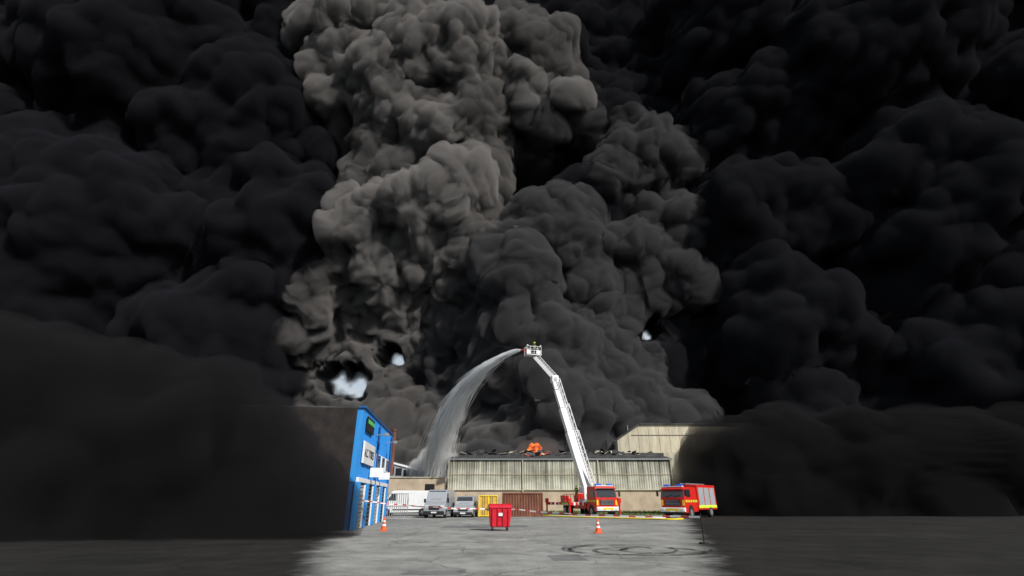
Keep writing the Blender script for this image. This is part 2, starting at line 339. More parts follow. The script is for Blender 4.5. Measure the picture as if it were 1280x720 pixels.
# ---------------------------------------------------------------- blue building
bb=group('blue_industrial_unit',(-9.26,31.6,0),R(5.83))
LN=14.17;HT=6.9
box(bb,'walls',(-7,LN/2,HT/2+1.3),(14,LN,HT-2.6),M['blue'])
box(bb,'lower_wall',(-7.05,LN/2,1.3),(13.9,LN-.1,2.6),M['bluedk'])
box(bb,'end_wall',(-7.2,-.06,HT/2),(13.6,.12,HT-.02),M['darkwall'])
boxes(bb,'cladding_ribs',[((.02,y,4.75),(.05,.07,4.1)) for y in np.arange(.3,LN,.45)],M['blue'])
box(bb,'parapet_cap',(-.1,LN/2+.05,HT+.06),(.45,LN+.35,.13),M['bluedk'],.02)
box(bb,'roof_sheeting',(-7.2,LN/2+.05,HT+.03),(13.6,LN+.3,.08),M['roofdk'])
box(bb,'fascia_band',(.06,LN/2,2.72),(.16,LN+.04,.26),M['white'],.02)
for i,y in enumerate([1.6,4.9,8.2,11.5]):
    box(bb,'door_opening_%d'%i,(-.05,y,1.25),(.14,2.3,2.44),M['dark'] if i%2 else M['shut'])
    boxes(bb,'door_slats_%d'%i,[((.04,y,.2+.24*k),(.05,2.2,.03)) for k in range(10)],M['shut'] if i%2==0 else M['steel'])
    boxes(bb,'door_frame_%d'%i,[((.05,y-1.2,1.25),(.14,.1,2.5)),((.05,y+1.2,1.25),(.14,.1,2.5))],M['white'])
boxes(bb,'piers',[((.09,y,1.3),(.3,.45,2.58)) for y in(.1,3.25,6.55,9.85,13.2)],M['blue'],.02)
boxes(bb,'window_frames',[((.07,y,4.2),(.12,1.5,1.0)) for y in(7.2,9.6,12)],M['white'],.01)
boxes(bb,'window_glass',[((.14,y,4.2),(.02,1.3,.82)) for y in(7.2,9.6,12)],M['glass'])
box(bb,'name_sign',(.12,2.7,4.35),(.12,4.2,1.3),M['white'],.02)
box(bb,'upper_sign',(.12,2.2,6.1),(.1,2.6,.9),M['dark'],.02)
box(bb,'upper_sign_band',(.18,2.2,6.25),(.03,2.3,.25),mat('sign_green',(.08,.5,.12)))
def text(par,name,s,size,loc,rot,m):
    c=bpy.data.curves.new(name,'FONT'); c.body=s; c.size=size; c.extrude=.01; c.materials.append(m); o=bpy.data.objects.new(name,c); scene.collection.objects.link(o); o.parent=par; o.location=loc; o.rotation_euler=rot; return o
text(bb,'sign_lettering','A.C. TYRES',.72,(.19,.8,4.1),(R(90),0,R(90)),M['dark'])
cyls(bb,'downpipes',[((.14,6.4,0),(.14,6.4,6.7),.06,.06),((.14,13.6,0),(.14,13.6,6.7),.06,.06)],M['bluedk'])
cyls(bb,'flue',[((.2,14.45,3.6),(.2,14.45,7.3),.16,.16),((.2,14.45,7.3),(.2,14.45,7.45),.22,.22)],M['rust'],12)
beams(bb,'floodlight_arms',[((0,5.6,5.9),(.7,5.6,6.0),.05,.05),((0,10.9,5.9),(.7,10.9,6.0),.05,.05)],M['steel'])
boxes(bb,'floodlights',[((.75,5.6,5.95),(.3,.35,.2)),((.75,10.9,5.95),(.3,.35,.2))],M['steel'],.02)
boxes(bb,'hanging_signs',[((.55,4.0,3.3),(.9,.06,.6)),((.5,8.2,3.25),(.8,.06,.5))],M['white'],.01)
gt=group('metal_gate',(-9.9,46.5,0),R(10))
cyls(gt,'bars',[((x,0,0),(x,0,2.1),.03,.03) for x in np.arange(-.9,.95,.18)]+[((-.95,0,z),(.95,0,z),.035,.035) for z in(.15,1.1,2.1)],M['steel'])

# ---------------------------------------------------------------- sheds
def corr(par,name,x0,x1,y,z0,z1,m,pitch=.36,d=.07):
    n=int((x1-x0)/pitch*2); vs=[];fs=[]
    for i in range(n+1):
        x=x0+(x1-x0)*i/n; yy=y-(d if i%2 else 0); vs+=[(x,yy,z0),(x,yy,z1)]
    for i in range(n): fs.append((2*i,2*i+2,2*i+3,2*i+1))
    return part(par,name,vs,fs,m)
sh=group('corrugated_warehouse')
box(sh,'base_wall',(7.2,80.6,1.5),(34.2,1.2,3.0),M['beige'])
box(sh,'rear_body',(7.2,92,3.4),(33.8,21.5,6.8),M['dark'])
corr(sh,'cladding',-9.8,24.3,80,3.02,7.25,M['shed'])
box(sh,'cladding_joint',(7.25,79.9,5.15),(34.1,.05,.07),M['beige'])
box(sh,'sill',(7.2,79.92,2.98),(34.3,.25,.1),M['cream'])
box(sh,'gutter',(7.25,79.8,7.3),(34.5,.25,.16),M['steel'],.02)
vs=[];fs=[];nx=90;ny=10
for j in range(ny+1):
    for i in range(nx+1):
        x=-10+34.6*i/nx; t=j/ny; z=7.38+1.9*t+random.uniform(-.04,.04)+(random.uniform(-.25,.25) if j==ny else 0)-(.5*math.exp(-((x-4)/3)**2)*t); vs.append((x,79.7+12*t,z))
for j in range(ny):
    for i in range(nx):
        if j>5 and random.random()<.16: continue
        q=j*(nx+1)+i; fs.append((q,q+1,q+nx+2,q+nx+1))
part(sh,'roof',vs,fs,M['roofdk'])
lst=[]
for k in range(70):
    x=random.uniform(-9,22); y=random.uniform(86,92); lst.append(((x,y,7.4+1.9*(y-79.7)/12+random.uniform(.05,.35)),(random.uniform(.4,1.6),random.uniform(.3,1.2),.05),Matrix.Rotation(random.uniform(-.7,.7),3,'X')@Matrix.Rotation(random.uniform(-.6,.6),3,'Y')))
boxes(sh,'broken_roof_sheets',lst[:45],M['roofdk']); boxes(sh,'pale_roof_debris',lst[45:60],M['cream'])
boxes(sh,'roof_vents',[((x,86,8.9),(.8,.8,.6)) for x in(-5,12,17)],M['roofdk'],.05)
cyls(sh,'downpipes',[((x,79.78,0),(x,79.78,7.2),.08,.08) for x in(-9.6,1.6,13,24.1)],M['cream'])

lb=group('low_annexe_building')
box(lb,'front_wall',(-18.6,79,2.3),(17.4,2,4.6),M['beige'])
box(lb,'coping',(-18.6,78.95,4.66),(17.5,2.2,.12),M['cream'])
boxes(lb,'window_openings',[((x,77.99,3.3),(1.4,.06,.9)) for x in(-24,-21,-12)],M['dark'])
gz=lambda x:8.3-.24*(x+24.5)
pts=[(-32,0),(-11,0),(-11,gz(-11)),(-24.5,gz(-24.5)),(-32,6.6)]
part(lb,'gable_wall',[(x,84,z) for x,z in pts]+[(x,100,z) for x,z in pts],[(0,1,2,3,4),(9,8,7,6,5)]+[(i,(i+1)%5,5+(i+1)%5,5+i) for i in range(5)],M['shut'])
beams(lb,'verge_boards',[((-11,83.9,gz(-11)+.05),(-24.5,83.9,gz(-24.5)+.05),.2,.28),((-24.5,83.9,gz(-24.5)+.05),(-32,83.9,6.65),.2,.28)],M['white'])
boxes(lb,'clerestory_windows',[((x,83.95,(gz(x)+4.8)/2-.05),(.95,.06,(gz(x)-4.8)*.55)) for x in np.arange(-23,-14,1.25)],M['glass'])

rb=group('gabled_warehouse')
pts=[(19.4,0),(60,0),(60,14.5),(23.6,14.5),(19.4,11.9)]
part(rb,'walls',[(x,95,z) for x,z in pts]+[(x,120,z) for x,z in pts],[(0,1,2,3,4),(9,8,7,6,5)]+[(i,(i+1)%5,5+(i+1)%5,5+i) for i in range(5)],M['cream'])
beams(rb,'roof_edge',[((19.1,94.9,11.8),(23.6,94.9,14.6),.5,.22),((23.5,94.9,14.6),(60,94.9,14.6),.5,.22)],M['roofdk'])
boxes(rb,'panel_joints',[((x,94.97,11),(.07,.05,6.8)) for x in np.arange(21.5,45,1.9)],M['beige'])
boxes(rb,'stain_band',[((40,94.96,9.4),(40,.05,.15)),((40,94.96,12.6),(36,.05,.1))],M['roofdk'])
boxes(rb,'lower_extension',[((31,90,4.4),(12,8,8.8))],M['cream'])
tk=group('storage_tank',(17.2,104,0))
vs,fs=cylgeo((0,0,0),(0,0,11.7),3.4,3.4,40); part(tk,'shell',vs,fs,M['cream'],smooth=False)
cyl(tk,'domed_roof',(0,0,11.7),(0,0,12.7),3.5,M['shut'],r1=.3,seg=40)
cyls(tk,'handrail',[((3.4*math.cos(a),3.4*math.sin(a),11.7),(3.4*math.cos(a),3.4*math.sin(a),12.7),.04,.04) for a in np.arange(0,6.28,.4)],M['steel'])
sr=group('pitched_roof_shed'); part(sr,'body',[(18,98,0),(21,98,0),(21,98,10),(18,98,12.2),(18,108,0),(21,108,0),(21,108,10),(18,108,12.2)],[(0,1,2,3),(4,7,6,5),(0,4,5,1),(1,5,6,2),(2,6,7,3),(3,7,4,0)],M['roofdk'])

# ---------------------------------------------------------------- fire
def fire_mat():
    m=bpy.data.materials.new('flames'); m.use_nodes=True; nt=m.node_tree;N=nt.nodes;L=nt.links;N.clear()
    out=N.new('ShaderNodeOutputMaterial'); e=N.new('ShaderNodeEmission'); e.inputs[1].default_value=1.4
    tc=N.new('ShaderNodeTexCoord'); n=N.new('ShaderNodeTexNoise'); n.inputs['Scale'].default_value=1.3; n.inputs['Detail'].default_value=6
    r=N.new('ShaderNodeValToRGB'); el=r.color_ramp.elements; el[0].position=.33; el[0].color=(.3,.02,.0,1); el[1].position=.66; el[1].color=(1,.36,.07,1); x=el.new(.48); x.color=(.9,.12,.015,1)
    L.new(tc.outputs['Object'],n.inputs[0]); L.new(n.outputs[0],r.inputs[0]); L.new(r.outputs[0],e.inputs[0]); L.new(e.outputs[0],out.inputs[0]); return m
M['fire']=fire_mat()
Ps=[];Fs=[];o=0
for(x,y,z,rx,rz) in[(4.1,93.5,9.8,1.2,1.1),(3.2,93.6,9.4,.6,.6),(6.4,93.6,9.2,.4,.3)]:
    P=IV*np.array([rx,.8,rz],np.float32)+np.array([x,y,z],np.float32); P=P+IV*((puff(P,.9,301)-.6)*.6+(puff(P,.4,311)-.6)*.3)[:,None]; Ps.append(P);Fs.append(IF+o);o+=len(IV)
np_mesh('flames',np.concatenate(Ps),np.concatenate(Fs),M['fire'])
P=IV*np.array([4.2,1.3,2.2],np.float32)+np.array([5,92.9,9.6],np.float32); P=P+IV*((puff(P,1.6,401)-.6)*1.2)[:,None]
np_mesh('fire_smoke_haze',P,IF,vol_mat('fire_haze',(.3,.28,.26),.2))

# ---------------------------------------------------------------- vans (front faces -Y local)
def van(name,loc,rz,L,W,H,body):
    g=group(name,loc,rz); h=L/2; k=H/2.5
    wf=lambda z:W/2*(1-.085*max(0,(z-1.0*k)/(1.5*k))-.04*max(0,(.5-z)))
    pts=[(h-.02,.38),(h,.6),(h-.03,H*.93),(h-.12,H),(-h+1.75,H),(-h+1.42,H*.965),(-h+.72,H*.60),(-h+.18,H*.47),(-h+.03,H*.40),(-h,.5),(-h+.08,.3)]
    profile(g,'body',pts,wf,body,.06)
    def panel(nm,y0,z0,y1,z1,i0,i1,m,off=.012):
        d=Vector((0,y1-y0,z1-z0)).normalized(); n=Vector((0,-d.z,d.y))
        if n.y>0: n=-n
        vs=[]
        for(y,z,ins) in((y0,z0,i0),(y1,z1,i1)):
            w=wf(z)-ins; vs+=[Vector((-w,y,z))+n*off,Vector((w,y,z))+n*off]
        return part(g,nm,vs,[(0,1,3,2)],m)
    panel('windscreen',-h+.80,H*.63,-h+1.40,H*.945,.09,.12,M['glass'],.015)
    box(g,'grille',(0,-h-.005,H*.33),(W*.5,.06,.2*k),M['black'],.02)
    box(g,'bumper',(0,-h+.06,.45*k),(W*.97,.2,.34*k),M['black'],.05)
    box(g,'upper_grille',(0,-h+.02,H*.405),(W*.62,.05,.07),M['black'],.02)
    for s in(-1,1):
        box(g,'headlamp_%s'%('r' if s>0 else 'l'),(s*(W/2-.27),-h+.045,H*.385),(.34,.12,.24*k),M['lamp'],.04)
        box(g,'mirror_%s'%('r' if s>0 else 'l'),(s*(W/2+.13),-h+1.0,H*.60),(.2,.12,.36*k),M['black'],.04)
        beams(g,'mirror_arm_%s'%('r' if s>0 else 'l'),[((s*(W/2-.06),-h+1.05,H*.58),(s*(W/2+.1),-h+1.0,H*.58),.04,.05)],M['black'])
        x0=wf(H*.62)+.012;x1=wf(H*.86)+.012
        part(g,'cab_window_%d'%s,[(s*x0,-h+1.0,H*.61),(s*x0,-h+1.95,H*.60),(s*x1,-h+1.95,H*.87),(s*x1,-h+1.45,H*.87)],[(0,1,2,3)],M['glass'])
        boxes(g,'door_seams_%d'%s,[((s*(wf(1)+.002),y,1.2*k),(.012,.015,1.3*k)) for y in(-h+2.05,-h+3.3,h-.4)],M['black'])
        box(g,'side_trim_%d'%s,(s*(W/2+.0),.2,.62*k),(.03,L*.5,.12),M['black'],.01)
        for y,nm in((-h+.95,'front'),(h-1.0,'rear')):
            cyl(g,'arch_%s_%d'%(nm,s),(s*(W/2-.12),y,.36),(s*(W/2+.006),y,.36),.43,M['dark'],seg=24)
            wheel(g,'wheel_%s_%d'%(nm,s),s*(W/2-.1),y,.35,.22)
    box(g,'number_plate',(0,-h-.05,.5*k),(.52,.02,.12),M['white'])
    beams(g,'wiper',[((-.5,-h+.80,H*.635+.03),(.1,-h+.87,H*.665+.03),.03,.02),((.1,-h+.80,H*.635+.03),(.65,-h+.87,H*.665+.03),.03,.02)],M['black'])
    cyls(g,'roof_aerial',[((0,-h+1.7,H),(0,-h+1.9,H+.2),.01,.008)],M['black'])
    cyl(g,'badge',(0,-h-.02,H*.415),(0,-h-.0,H*.415),.07,M['steel'])
    return g
van('panel_van',(-11.7,60,0),R(-88),5.9,2.05,2.55,M['white'])
van('panel_van',(-7.25,54.6,0),R(-4),5.6,2.05,2.55,M['silver'])
van('panel_van',(-4.75,56.4,0),R(-3),4.9,1.95,1.98,M['silver'])

# ---------------------------------------------------------------- containers
yc=group('yellow_storage_container',(-2.45,55.5,0))
box(yc,'body',(0,1.2,1.05),(1.9,2.4,1.9),M['tan'],.03)
boxes(yc,'frame',[((x,-.03,1.05),(.1,.08,2.02)) for x in(-.93,0,.93)]+[((0,-.04,z),(1.95,.07,.1)) for z in(.12,2.0)],M['yellow'],.01)
cyls(yc,'lock_rods',[((x,-.09,.2),(x,-.09,1.95),.02,.02) for x in(-.5,-.3,.3,.5)],M['steel'])
boxes(yc,'skids',[((x,1.2,.05),(.15,2.3,.1)) for x in(-.7,.7)],M['black'])
bc=group('brown_shipping_container',(1.1,56.5,0),R(-2))
box(bc,'core',(0,1.2,1.15),(4.1,2.3,2.1),M['rust'])
corr(bc,'corrugated_side',-2.0,2.0,.0,.12,2.15,M['rust'],.28,.06)
boxes(bc,'frame',[((x,-.03,1.15),(.14,.12,2.3)) for x in(-2.07,2.07)]+[((0,-.03,z),(4.0,.12,.14)) for z in(.08,2.23)]+[((0,1.2,2.3),(4.2,2.4,.06))],M['rust'],.01)

# ---------------------------------------------------------------- red wheeled bin
bn=group('red_wheeled_bin',(-.7,31.3,0),R(6))
def frustum(par,name,z0,z1,w0,d0,w1,d1,m,bev=.03,y=0): 
    vs=[(sx*w/2,y+sy*d/2,z) for z,w,d in((z0,w0,d0),(z1,w1,d1)) for sx,sy in((-1,-1),(1,-1),(1,1),(-1,1))]
    return part(par,name,vs,[(0,1,2,3),(4,5,6,7),(0,1,5,4),(1,2,6,5),(2,3,7,6),(3,0,4,7)],m,bev)
frustum(bn,'tub',.2,1.18,1.08,.85,1.26,1.02,M['binred'],.05)
box(bn,'rim',(0,0,1.2),(1.34,1.1,.07),M['binred'],.02)
vs=[];fs=[]
for i in range(9):
    t=math.pi*i/8; vs+=[(-.66,-.54*math.cos(t),1.24+.16*math.sin(t)),(.66,-.54*math.cos(t),1.24+.16*math.sin(t))]
for i in range(8): fs.append((2*i,2*i+1,2*i+3,2*i+2))
fs+=[tuple(range(0,18,2)),tuple(range(1,18,2))]
part(bn,'lid',vs,fs,M['binred'],.02)
boxes(bn,'ribs',[((x,-.51,.72),(.05,.07,.9),Matrix.Rotation(.087,3,'X')) for x in(-.45,-.15,.15,.45)],M['binred'],.01)
box(bn,'label',(0,-.545,.85),(.22,.02,.16),M['white'])
for sx in(-1,1):
    cyls(bn,'trunnion_%d'%sx,[((sx*.62,0,1.08),(sx*.75,0,1.08),.05,.05)],M['steel'])
    for sy in(-1,1):
        cyl(bn,'castor_%d_%d'%(sx,sy),(sx*.42-.03,sy*.3,.1),(sx*.42+.03,sy*.3,.1),.1,M['rubber'],seg=18)
        box(bn,'castor_fork_%d_%d'%(sx,sy),(sx*.42,sy*.3,.17),(.12,.08,.12),M['steel'])
# ---------------------------------------------------------------- cones
def cone(x,y,s=1.):
    g=group('traffic_cone',(x,y,0))
    box(g,'base',(0,0,.03),(.42*s,.42*s,.05),M['orange'],.02)
    def cr(z): return .16*s*(1-z/(.8*s))+.01
    zz=[.05,.26*s,.36*s,.46*s,.54*s,.74*s]
    for i,(a,b_) in enumerate(zip(zz[:-1],zz[1:])):
        cyl(g,'section_%d'%i,(0,0,a),(0,0,b_),cr(a)+(.004 if i%2 else 0),M['white'] if i%2 else M['orange'],r1=cr(b_)+(.004 if i%2 else 0),seg=20)
cone(-7.2,30.9); cone(4.5,28.8)

# ---------------------------------------------------------------- barrier tape
def tape_mat():
    m=bpy.data.materials.new('red_white_tape'); m.use_nodes=True; nt=m.node_tree;N=nt.nodes;L=nt.links; b=N['Principled BSDF']
    tc=N.new('ShaderNodeTexCoord'); w=N.new('ShaderNodeTexWave'); w.inputs['Scale'].default_value=.55; w.inputs['Distortion'].default_value=0; w.bands_direction='X'
    r=N.new('ShaderNodeValToRGB'); r.color_ramp.interpolation='CONSTANT'; r.color_ramp.elements[0].color=(.8,.8,.78,1); r.color_ramp.elements[1].position=.62; r.color_ramp.elements[1].color=(.6,.08,.06,1)
    L.new(tc.outputs['Object'],w.inputs[0]); L.new(w.outputs[0],r.inputs[0]); L.new(r.outputs[0],b.inputs['Base Color']); return m
M['tape']=tape_mat()
tp=group('barrier_tape')
def tape(i,p0,p1,sag):
    n=40;vs=[];fs=[];p0=Vector(p0);p1=Vector(p1)
    for k in range(n+1):
        t=k/n;p=p0.lerp(p1,t);p.z-=sag*4*t*(1-t)-.015*math.sin(t*23); a=.8*math.sin(t*9+i); vs+=[(p.x,p.y-.03*math.sin(a),p.z-.042*math.cos(a)),(p.x,p.y+.03*math.sin(a),p.z+.042*math.cos(a))]
    for k in range(n): fs.append((2*k,2*k+1,2*k+3,2*k+2))
    part(tp,'span_%d'%i,vs,fs,M['tape'])
tape(0,(-9.4,34,1.55),(-1.35,31.3,1.12),.1); tape(1,(-.05,31.3,1.12),(7.6,22,.98),.12)
ps=group('barrier_post',(7.6,22,0)); cyls(ps,'pole',[((0,0,0),(0,0,1.1),.025,.025)],M['dark']); cyl(ps,'foot',(0,0,0),(0,0,.06),.2,M['rubber'])

# ---------------------------------------------------------------- hoses
def hose(pts,r,m,name='fire_hose'):
    c=bpy.data.curves.new(name,'CURVE'); c.dimensions='3D'; c.bevel_depth=r; c.bevel_resolution=3; s=c.splines.new('BEZIER'); s.bezier_points.add(len(pts)-1)
    for bp,p in zip(s.bezier_points,pts): bp.co=(p[0],p[1],r+.01); bp.handle_left_type=bp.handle_right_type='AUTO'
    c.materials.append(m); o=bpy.data.objects.new(name,c); scene.collection.objects.link(o)
hose([(3.2,58),(6,54),(9,51),(12,48.5),(14,47),(15.5,51)],.07,M['yellow']); hose([(4,59),(7,55.5),(10,52.5),(13,50),(14.3,51)],.06,M['white'])
hose([(12,57),(11,53.5),(12.6,51.5),(13.6,53)],.06,M['yellow'])

# ---------------------------------------------------------------- people
def firefighter(par,name,loc,rz,arm=0):
    g=group(name,loc,rz); 
    if par: g.parent=par
    J={'pel':(0,0,.95,.15),'waist':(0,0,1.1,.14),'chest':(0,0,1.32,.17),'neck':(0,0,1.5,.07),'shl':(-.19,0,1.43,.075),'shr':(.19,0,1.43,.075),
       'ell':(-.27,-.05,1.15,.055),'elr':(.27,-.05,1.15,.055),'wrl':(-.24,-.28,1.08,.04),'wrr':(.24,-.28,1.08+arm,.04),
       'hl':(-.1,0,.88,.11),'hr':(.1,0,.88,.11),'kl':(-.12,-.03,.48,.075),'kr':(.13,.03,.48,.075),'al':(-.12,0,.1,.06),'ar':(.14,.04,.1,.06),'tl':(-.13,-.17,.05,.05),'tr':(.16,-.13,.05,.05)}
    E=[('pel','waist'),('waist','chest'),('chest','neck'),('chest','shl'),('chest','shr'),('shl','ell'),('shr','elr'),('ell','wrl'),('elr','wrr'),('pel','hl'),('pel','hr'),('hl','kl'),('hr','kr'),('kl','al'),('kr','ar'),('al','tl'),('ar','tr')]
    ks=list(J); me=bpy.data.meshes.new('body'); me.from_pydata([J[k][:3] for k in ks],[(ks.index(a),ks.index(b)) for a,b in E],[])
    o=bpy.data.objects.new('body',me); scene.collection.objects.link(o); o.parent=g
    sk=o.modifiers.new('skin','SKIN'); 
    for i,k in enumerate(ks): me.skin_vertices[0].data[i].radius=(J[k][3],)*2
    me.skin_vertices[0].data[0].use_root=True; sb=o.modifiers.new('sub','SUBSURF'); sb.levels=1; sb.render_levels=2; me.materials.append(M['navy'])
    for nm,z,r in(('chest_band',1.3,.21),('waist_band',1.06,.185)):
        cyl(g,nm,(0,0,z-.03),(0,0,z+.03),r,M['hivis'],seg=20)
    bm=bmesh.new(); bmesh.ops.create_uvsphere(bm,u_segments=16,v_segments=12,radius=.1)
    for v in bm.verts:
        v.co.z*=1.2
        if v.co.y<-.09: v.co.y-=.015
    bmesh.ops.translate(bm,verts=bm.verts,vec=(0,-.01,1.64)); me=bpy.data.meshes.new('head'); bm.to_mesh(me);bm.free(); me.materials.append(M['skin']); h=bpy.data.objects.new('head',me); scene.collection.objects.link(h); h.parent=g
    vs,fs=cylgeo((0,.01,1.66),(0,.01,1.8),.14,.08,16); part(g,'helmet_shell',vs,fs,M['hivis'],.03); cyl(g,'helmet_brim',(0,0,1.65),(0,0,1.67),.18,M['hivis'],seg=20)
    for s,k in((-1,'wrl'),(1,'wrr')):
        w=Vector(J[k][:3]); fl=[(w,w+Vector((0,-.09,-.01)),.04,.045)]
        for f in range(4): a=w+Vector((-.033+.022*f,-.08,-.01)); fl+=[(a,a+Vector((0,-.045,-.01)),.011,.01),(a+Vector((0,-.045,-.01)),a+Vector((0,-.06-.004*(f%3),-.045)),.01,.008)]
        fl.append((w+Vector((-s*.035,-.04,0)),w+Vector((-s*.06,-.09,-.02)),.013,.01)); cyls(g,'glove_%d'%s,fl,M['black'])
    return g

# ---------------------------------------------------------------- fire vehicles (front = -Y local)
def cab(g,W,H,L,z0=.55):
    h=H; wf=lambda z:W/2*(1-.05*max(0,(z-1.6)/1.4))
    profile(g,'cab_body',[(L,z0),(L,h-.05),(L-.1,h),(.35,h),(.18,h-.15),(.0,1.75),(0,z0),(.06,z0-.1)],wf,M['red'],.06)
    part(g,'windscreen',[(-wf(1.85)+.1,-.005,1.85),(wf(1.85)-.1,-.005,1.85),(wf(h-.3)-.1,.135,h-.3),(-wf(h-.3)+.1,.135,h-.3)],[(0,1,2,3)],M['glass'])
    box(g,'grille',(0,-.02,1.35),(W*.62,.08,.55),M['black'],.03)
    boxes(g,'grille_bars',[((0,-.07,1.17+.12*k),(W*.58,.03,.03)) for k in range(4)],M['steel'])
    box(g,'front_bumper',(0,-.08,.75),(W,.3,.38),M['white'],.05)
    box(g,'bumper_lower',(0,-.05,.5),(W*.9,.25,.14),M['black'],.03)
    box(g,'hivis_panel',(0,-.245,.75),(W*.5,.02,.22),M['yellow'])
    box(g,'number_plate',(0,-.26,.62),(.5,.02,.1),M['white'])
    for s in(-1,1):
        box(g,'headlamp_%d'%s,(s*(W/2-.28),-.24,.78),(.36,.06,.2),M['lamp'],.03)
        box(g,'corner_stripe_%d'%s,(s*(W/2-.16),-.02,1.35),(.2,.06,.5),M['yellow'],.01)
        box(g,'mirror_%d'%s,(s*(W/2+.2),-.15,2.2),(.22,.1,.55),M['black'],.04)
        beams(g,'mirror_arm_%d'%s,[((s*(W/2-.05),.1,2.5),(s*(W/2+.2),-.12,2.45),.05,.05)],M['black'])
        box(g,'side_window_%d'%s,(s*(wf(2.2)+.0),.95,2.2),(.03,.9,.7),M['glass'],.01)
        boxes(g,'side_chequers_%d'%s,[((s*(W/2+.008),.25+.4*k,1.5),(.02,.2,.2)) for k in range(int(L/.4))],M['hivis'])
        cyl(g,'arch_%d'%s,(s*(W/2-.3),1.2,.55),(s*(W/2+.01),1.2,.55),.62,M['black'],seg=24)
        wheel(g,'front_wheel_%d'%s,s*(W/2-.13),1.2,.5,.3)
    box(g,'sun_visor',(0,-.02,h-.22),(W*.86,.3,.06),M['dark'])
    box(g,'beacon_base',(0,.45,h+.05),(W*.8,.35,.08),M['white'])
    boxes(g,'blue_beacons',[((x,.45,h+.17),(W*.24,.3,.15)) for x in(-W*.27,W*.27)],M['bluelt'],.04)
    beams(g,'wipers',[((-.7,-.03,1.85),(0,.0,2.05),.03,.03),((.1,-.03,1.85),(.8,.0,2.05),.03,.03)],M['black'])

APL=(10.0,57,0); APR=R(17)
ap=group('aerial_platform_fire_truck',APL,APR)
cab(ap,2.5,2.95,2.3)
box(ap,'chassis',(0,6,.85),(1.1,9.5,.35),M['black'])
box(ap,'deck',(0,6.2,1.3),(2.45,7.4,.14),M['steel'])
boxes(ap,'lockers',[((s*.95,y,1.02),(.56,1.5,.6)) for s in(-1,1) for y in(3.4,5.1)]+[((s*.9,9.3,1.75),(.6,1.3,.75)) for s in(-1,1)],M['red'],.03)
boxes(ap,'locker_stripes',[((s*1.235,6.2,1.2),(.012,7,.14)) for s in(-1,1)],M['hivis'])
box(ap,'equipment_box',(.6,3.1,1.9),(1.1,1.2,1.1),M['red'],.04)
for s in(-1,1):
    for i,y in enumerate((7.2,8.5)): wheel(ap,'rear_wheel_%d_%d'%(s,i),s*1.1,y,.5,.32)
for i,y in enumerate((2.9,9.9)):
    beams(ap,'outrigger_beam_%d'%i,[((-3.1,y,1.22),(3.1,y,1.22),.3,.3)],M['red'],.02)
    cyls(ap,'outrigger_jacks_%d'%i,[((s*3.0,y,.1),(s*3.0,y,1.75),.1,.1) for s in(-1,1)],M['red'],12)
    boxes(ap,'outrigger_pads_%d'%i,[((s*3.0,y,.07),(.6,.6,.1)) for s in(-1,1)],M['black'],.02)
    boxes(ap,'outrigger_stripes_%d'%i,[((s*(1.5+.5*k),y,1.22),(.2,.32,.32)) for s in(-1,1) for k in range(3)],M['white'])
    boxes(ap,'outrigger_boxes_%d'%i,[((s*3.0,y,1.55),(.35,.35,.5)) for s in(-1,1)],M['red'],.02)
cyls(ap,'deck_rails',[((s*1.2,y,1.35),(s*1.2,y,2.2),.025,.025) for s in(-1,1) for y in np.arange(3.8,9,1)]+[((s*1.2,3.8,2.2),(s*1.2,8.8,2.2),.025,.025) for s in(-1,1)],M['red'])
cyl(ap,'turntable',(0,4.6,1.37),(0,4.6,1.75),.95,M['white'],seg=28)
boxes(ap,'turntable_tower',[((-.65,4.6,2.3),(.25,1.5,1.3)),((.65,4.6,2.3),(.25,1.5,1.3))],M['white'],.06)
box(ap,'control_console',(-1.2,4.2,2.0),(.6,.7,.6),M['red'],.04)
apm=Matrix.Translation(APL)@Matrix.Rotation(APR,4,'Z'); inv=apm.inverted()
def lw(p): return inv@Vector(p)
B0=lw((8.8,61.4,2.6)); K=lw((5.45,63,15.8)); T=lw((2.95,63.8,19.0))
d=(K-B0).normalized(); side_=d.cross(Vector((0,1,0))).normalized(); upv=Vector((0,-1,0))
rt=side_ if side_.x>0 else -side_
def PP(t,o=0,f=0): return B0.lerp(K,t)+rt*o+upv*f
def S(name,t0,t1,w): beams(ap,name,[(PP(t0,-.2),PP(t1,-.2),w,w)],M['white'],.03,up=rt)
S('boom_section_1',-.03,.5,.86); S('boom_section_2',.02,.72,.70); S('boom_section_3',.4,.9,.56); S('boom_section_4',.7,1.0,.44)
boxes(ap,'boom_collars',[(PP(t,-.2),(1.02-.3*t,.95-.3*t,.18)) for t in(.5,.72,.9)],M['steel'],.02)
lad=[]
for t0,t1,o,w in((0,.5,.85,.85),(.45,.75,.72,.72),(.72,1.0,.58,.6)):
    Ln=(K-B0).length; n=max(2,int((t1-t0)*Ln/.42))
    for f in(-w/2,w/2):
        lad.append((PP(t0,o,f),PP(t1,o,f),.06,.06)); lad.append((PP(t0,o-.5,f),PP(t1,o-.5,f),.055,.055))
    for k in range(n+1):
        t=t0+(t1-t0)*k/n; lad.append((PP(t,o,-w/2),PP(t,o,w/2),.03,.03)); t2=min(t1,t+(t1-t0)/n)
        for f in(-w/2,w/2): lad.append((PP(t,o,f),PP(t2,o-.5,f),.026,.026)) if k%2==0 else lad.append((PP(t,o-.5,f),PP(t2,o,f),.026,.026))
cyls(ap,'boom_ladder',lad,M['white'],5)
beams(ap,'lift_cylinder',[(lw((9.2,60.6,2.3)),PP(.3,-.35),.2,.2)],M['steel'],.02)
box(ap,'knuckle',K,(.95,.75,.95),M['white'],.12)
cyl(ap,'knuckle_pin',K+Vector((0,-.45,0)),K+Vector((0,.45,0)),.22,M['steel'])
beams(ap,'fly_boom',[(K,T,.46,.46)],M['white'],.03)
